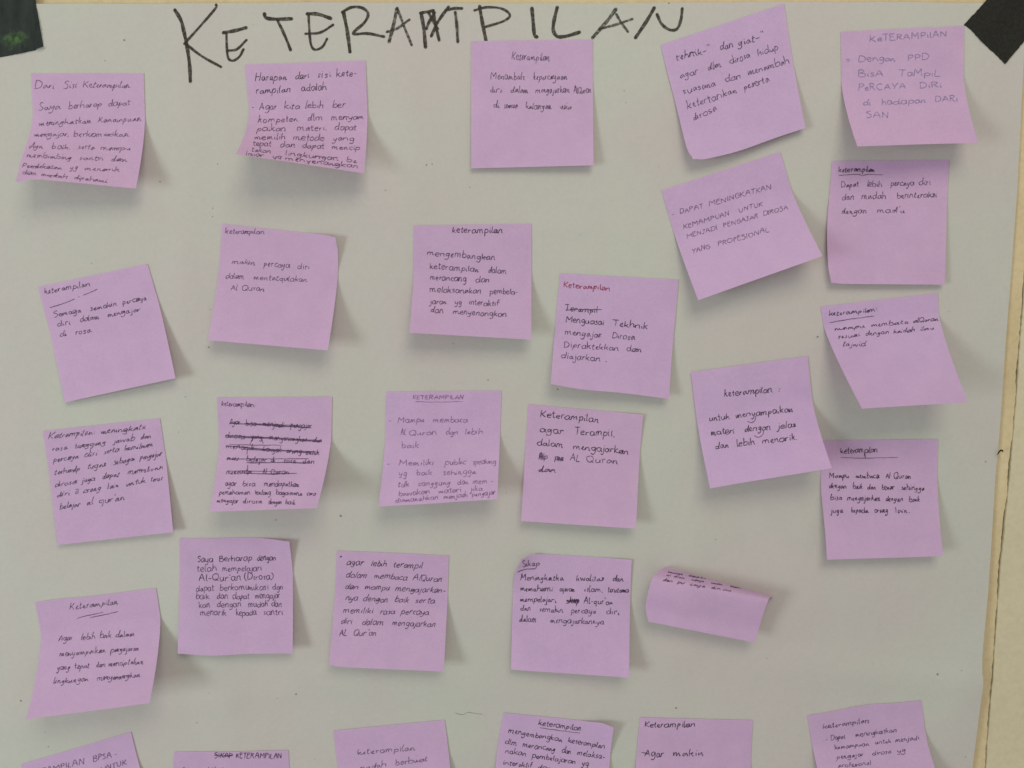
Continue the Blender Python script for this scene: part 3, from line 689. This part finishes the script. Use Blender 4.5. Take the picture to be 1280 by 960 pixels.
sticky_note(note_surface([(44, 754.2), (195, 735), (186.7, 878.8), (32.5, 899)], (27, 27), .3, 1.35, seed=19, warps=[(.15, 0, 0, -2, .2)]),
 'lilac note at lower left with a doubly underlined heading, standing off the sheet', (20, 710, 4.8), [
 '252 215 24|Keterampilan 320 614', '440 408 24|Agar 253 340; lebih 390 475; baik 500 572; dalam 597 712', '530 495 23|menyampaikan 260 540; pengajaran 567 737',
 '615 575 23|yang 247 325; tepat 350 442; dan 478 540; menciptakan 555 765', '697 655 22|lingkungan 225 438; menyenangkan 485 745'],
 [(U, [(365, 302), (450, 280), (525, 265)], 1.1), (U, [(443, 298), (530, 280), (615, 260)], 1.1)], st=dict(slant=.25, asc=.85, join=.5, messy=0.8), seed=19, color='dark', wpx=1.25)
sticky_note(note_surface([(224.4, 672.8), (361.5, 676), (365.6, 816.7), (222, 816.7)], (4, 8), .3, 1.2, seed=20, peel=(0, 4), warps=[(.62, 0, 0, -1.5, .2), (1, 0, 0, 1, .1), (.3, 1, 0, 1.5, .25)]),
 'lilac note lower left of centre, seven rounded lines with Dirosa in brackets', (200, 660, 5.647), [
 '240 228 32 black|Saya 262 377; Berharap 418 652; dengan 685 822', '308 302 31|telah 257 403; mempelajari 440 720', "377 365 32 black|Al-Qur'an 272 577; (Dirosa) 595 802",
 '447 434 31|dapat 252 382; berkomunikasi 420 768; dgn 795 870', '502 494 31|baik 253 353; dan 400 482; dapat 510 632; mengajar 672 850', '562 556 30|kan 275 358; dengan 400 575; mudah 620 762; dan 785 862',
 '620 614 31|menarik 283 472; kepada 537 682; santri 728 874'], st=dict(slant=.03, asc=.6, join=.1, desc=.7, messy=0.05), seed=20, color='dark', wpx=1.35)
sticky_note(note_surface([(421, 688.4), (561, 694.4), (554.6, 839.6), (410.6, 833)], (9, 10), .35, 1.3, seed=21, warps=[(0, 1, 1, -2, .06)]),
 'lilac note low in the centre, starred first line and seven slanted lines', (390, 670, 5.335), [
 '190 218 28 black|agar 228 343; lebih 390 495; terampil 537 737', '275 302 28|dalam 223 365; membaca 412 634; AlQuran 667 867', '352 380 28|dan 218 310; mampu 348 515; mengajarkan- 552 890',
 '430 450 28|nya 220 305; dengan 337 507; baik 547 645; serta 682 819', '515 524 28|memiliki 203 410; rasa 450 552; percaya 590 780', '585 608 28|diri 190 270; dalam 330 477; mengajarkan 530 822',
 "665 667 27|AL 183 235; Qur'an 272 430", '160 160 20 black|* 178 198'], st=dict(slant=.3, asc=.6, join=.1, desc=.7, messy=0.05), seed=21, color='dark', wpx=1.4)
sticky_note(note_surface([(642, 693), (789.6, 699.7), (786.4, 847.2), (638.7, 837)], (5, 11), .35, 1.3, seed=22, peel=(5, 1), warps=[(0, 0, 8, 6, .1), (0, .1, 3, 0, .1)]),
 'lilac note headed Sikap with one word scribbled over, bent upper left corner', (620, 680, 5.335), [
 '152 146 26|Sikap 172 292', '242 250 26 black|Meningkatka 160 452; kwalitas 537 720; dan 778 852', '312 324 25 black|memahami 162 380; ajaran 425 525; islam, 590 715; terutama 742 887',
 "385 402 26 black|mempelajari 158 402; sikap 465 555; Al-qur'an 580 780", '445 472 26|dan 162 235; semakin 288 450; percaya 500 668; diri 735 825', '518 537 27|dalam 155 272; mengajarkannya 360 722'],
 [(U, [(140, 188), (195, 168), (262, 165)], 1.2), ('pen_scribble', zigzag(490, 550, 368, 388, 9), 1.6), ('pen_scribble', [(468, 378), (555, 380)], 1.8)],
 st=dict(slant=.05, asc=.8, join=.2, messy=0.6), seed=22, color='dark', wpx=1.4)
sticky_note(folded_surface([((831, 708.5), (967, 746.5), .4), ((829.5, 710), (966, 746), 4), ((822, 715), (963, 746), 10), ((815, 724), (960, 751), 14), ((810, 741), (954.5, 766), 13), ((807, 760), (948.5, 786), 10), ((810.5, 777), (943.3, 803.3), 10)]),
 'lilac note buckled forward and folded short, writing squeezed along its top edge', (780, 690, 6.4), [
 '166 240 9 mid|semoga 350 470; dapat 515 655; lebih 700 800', '190 295 9 mid|di 335 375; dirosa 400 485; supaya 540 640; semakin 695 790; baik 850 940', '232 318 14 dark|dan 310 388; per 425 490; caya 520 650; diri 698 775; ini 790 860'],
 st=dict(slant=.2, asc=.7, join=.3, messy=0.6), seed=23, color='dark', wpx=1.35)
sticky_note(note_surface([(26, 955.5), (164.9, 915), (192, 1056), (50, 1098)], (10, 12), .3, 1.3, seed=24, warps=[(1, .3, -3, 0, .3)]),
 'tilted lilac note cut by the lower left corner of the photo', (0, 860, 6.095), [
 '690 518 28|KETERAMPILAN 150 650; BPSA 710 855; - 872 895', '770 582 28|DAPAT 330 560; UNTUK 770 970'], st=dict(slant=.25, asc=.6, join=.1, messy=0.1), seed=24, color='mid', wpx=1.4)
sticky_note(note_surface([(216.3, 940), (360.3, 937.8), (362, 1080), (214, 1084)], (5, 8), .3, 1.3, seed=25, warps=[(0, 0, 2, 0, .05)]),
 'bottom edge lilac note showing only a heading after a struck out word', (200, 860, 3.368), [
 '293 297 16 black|SIKAP 228 308; KETERAMPILAN 320 515', '350 352 15|Agar 90 160; lebih 200 280'], [(K_, [(228, 282), (270, 286), (308, 284)], 1.5)], st=dict(slant=.05, asc=.45, join=0, messy=0), seed=25, color='dark', wpx=1.3)
sticky_note(note_surface([(416.7, 913.4), (555.7, 900), (570, 1040), (430, 1054)], (6, 10), .3, 1.3, seed=26),
 'bottom edge lilac note turned slightly left, two lines in view', (200, 860, 3.368), [
 '280 262 15|keterampilan 832 1075', '345 308 15|mudah 840 955; berbuat 990 1130'], st=dict(slant=.1, asc=.85, join=.3, messy=0.6), seed=26, color='mid', wpx=1.3)
sticky_note(note_surface([(629.4, 891), (767, 910.6), (757, 1052), (610, 1034)], (12, 12), .3, 1.3, seed=27, peel=(0, 6), warps=[(.9, 0, 0, -3, .1), (0, .3, -1.5, 0, .2)]),
 'bottom edge lilac note crowded with dark writing under an underlined heading', (560, 860, 5.333), [
 '245 287 26 black|keterampilan 600 887', '296 405 24 black|mengembangkan 398 762; keterampilan 798 1047', '370 475 24 black|dlm 378 460; merancang 495 715; dan 757 820; melaksa- 858 1047',
 '435 522 24 black|nakan 378 525; pembelajaran 558 852; yg 890 937', '510 575 24 black|interaktif 368 560; dan 595 690; menye- 730 900'], [(U, [(612, 264), (740, 283), (882, 300)], .9)],
 st=dict(slant=.08, asc=.75, join=.2, messy=0.3), seed=27, color='dark', wpx=1.35)
sticky_note(note_surface([(800, 896.7), (941, 900.3), (938, 1042), (790, 1040)], (9, 7), .35, 1.3, seed=28),
 'bottom edge lilac note with widely spaced lines, heading then Agar makin', (780, 860, 6.4), [
 '316 312 30 black|Keterampilan 160 572', '548 545 36 black|Agar 165 320; makin 390 642', '700 700 32|lebih 200 400; baik 520 660'], [('pen_dash', [(140, 517), (190, 520)], 1.2)], st=dict(slant=.1, asc=.85, join=.35, messy=0.5), seed=28, color='dark', wpx=1.5)
sticky_note(note_surface([(1009.3, 894.4), (1152.3, 875.6), (1188, 1012), (1040, 1034)], (16, 14), .3, 1.3, seed=29, warps=[(.5, 0, 0, -3.5, .25), (1, .5, -4, 0, .35)]),
 'bottom edge lilac note furthest right, beside the cream strip', (980, 840, 4.267), [
 '303 270 17 black|keterampilan 208 457', '370 318 17|- 223 233; Dapat 250 328; meningkatkan 380 605', '414 358 17|kemampuan 270 455; untuk 487 572; menjadi 592 724',
 '465 424 17|pengajar 280 425; dirosa 470 573; yg 603 650', '512 495 16|profesional 290 467'], st=dict(slant=.1, asc=.75, join=.2, messy=0.6), seed=29, color='dark', wpx=1.2)
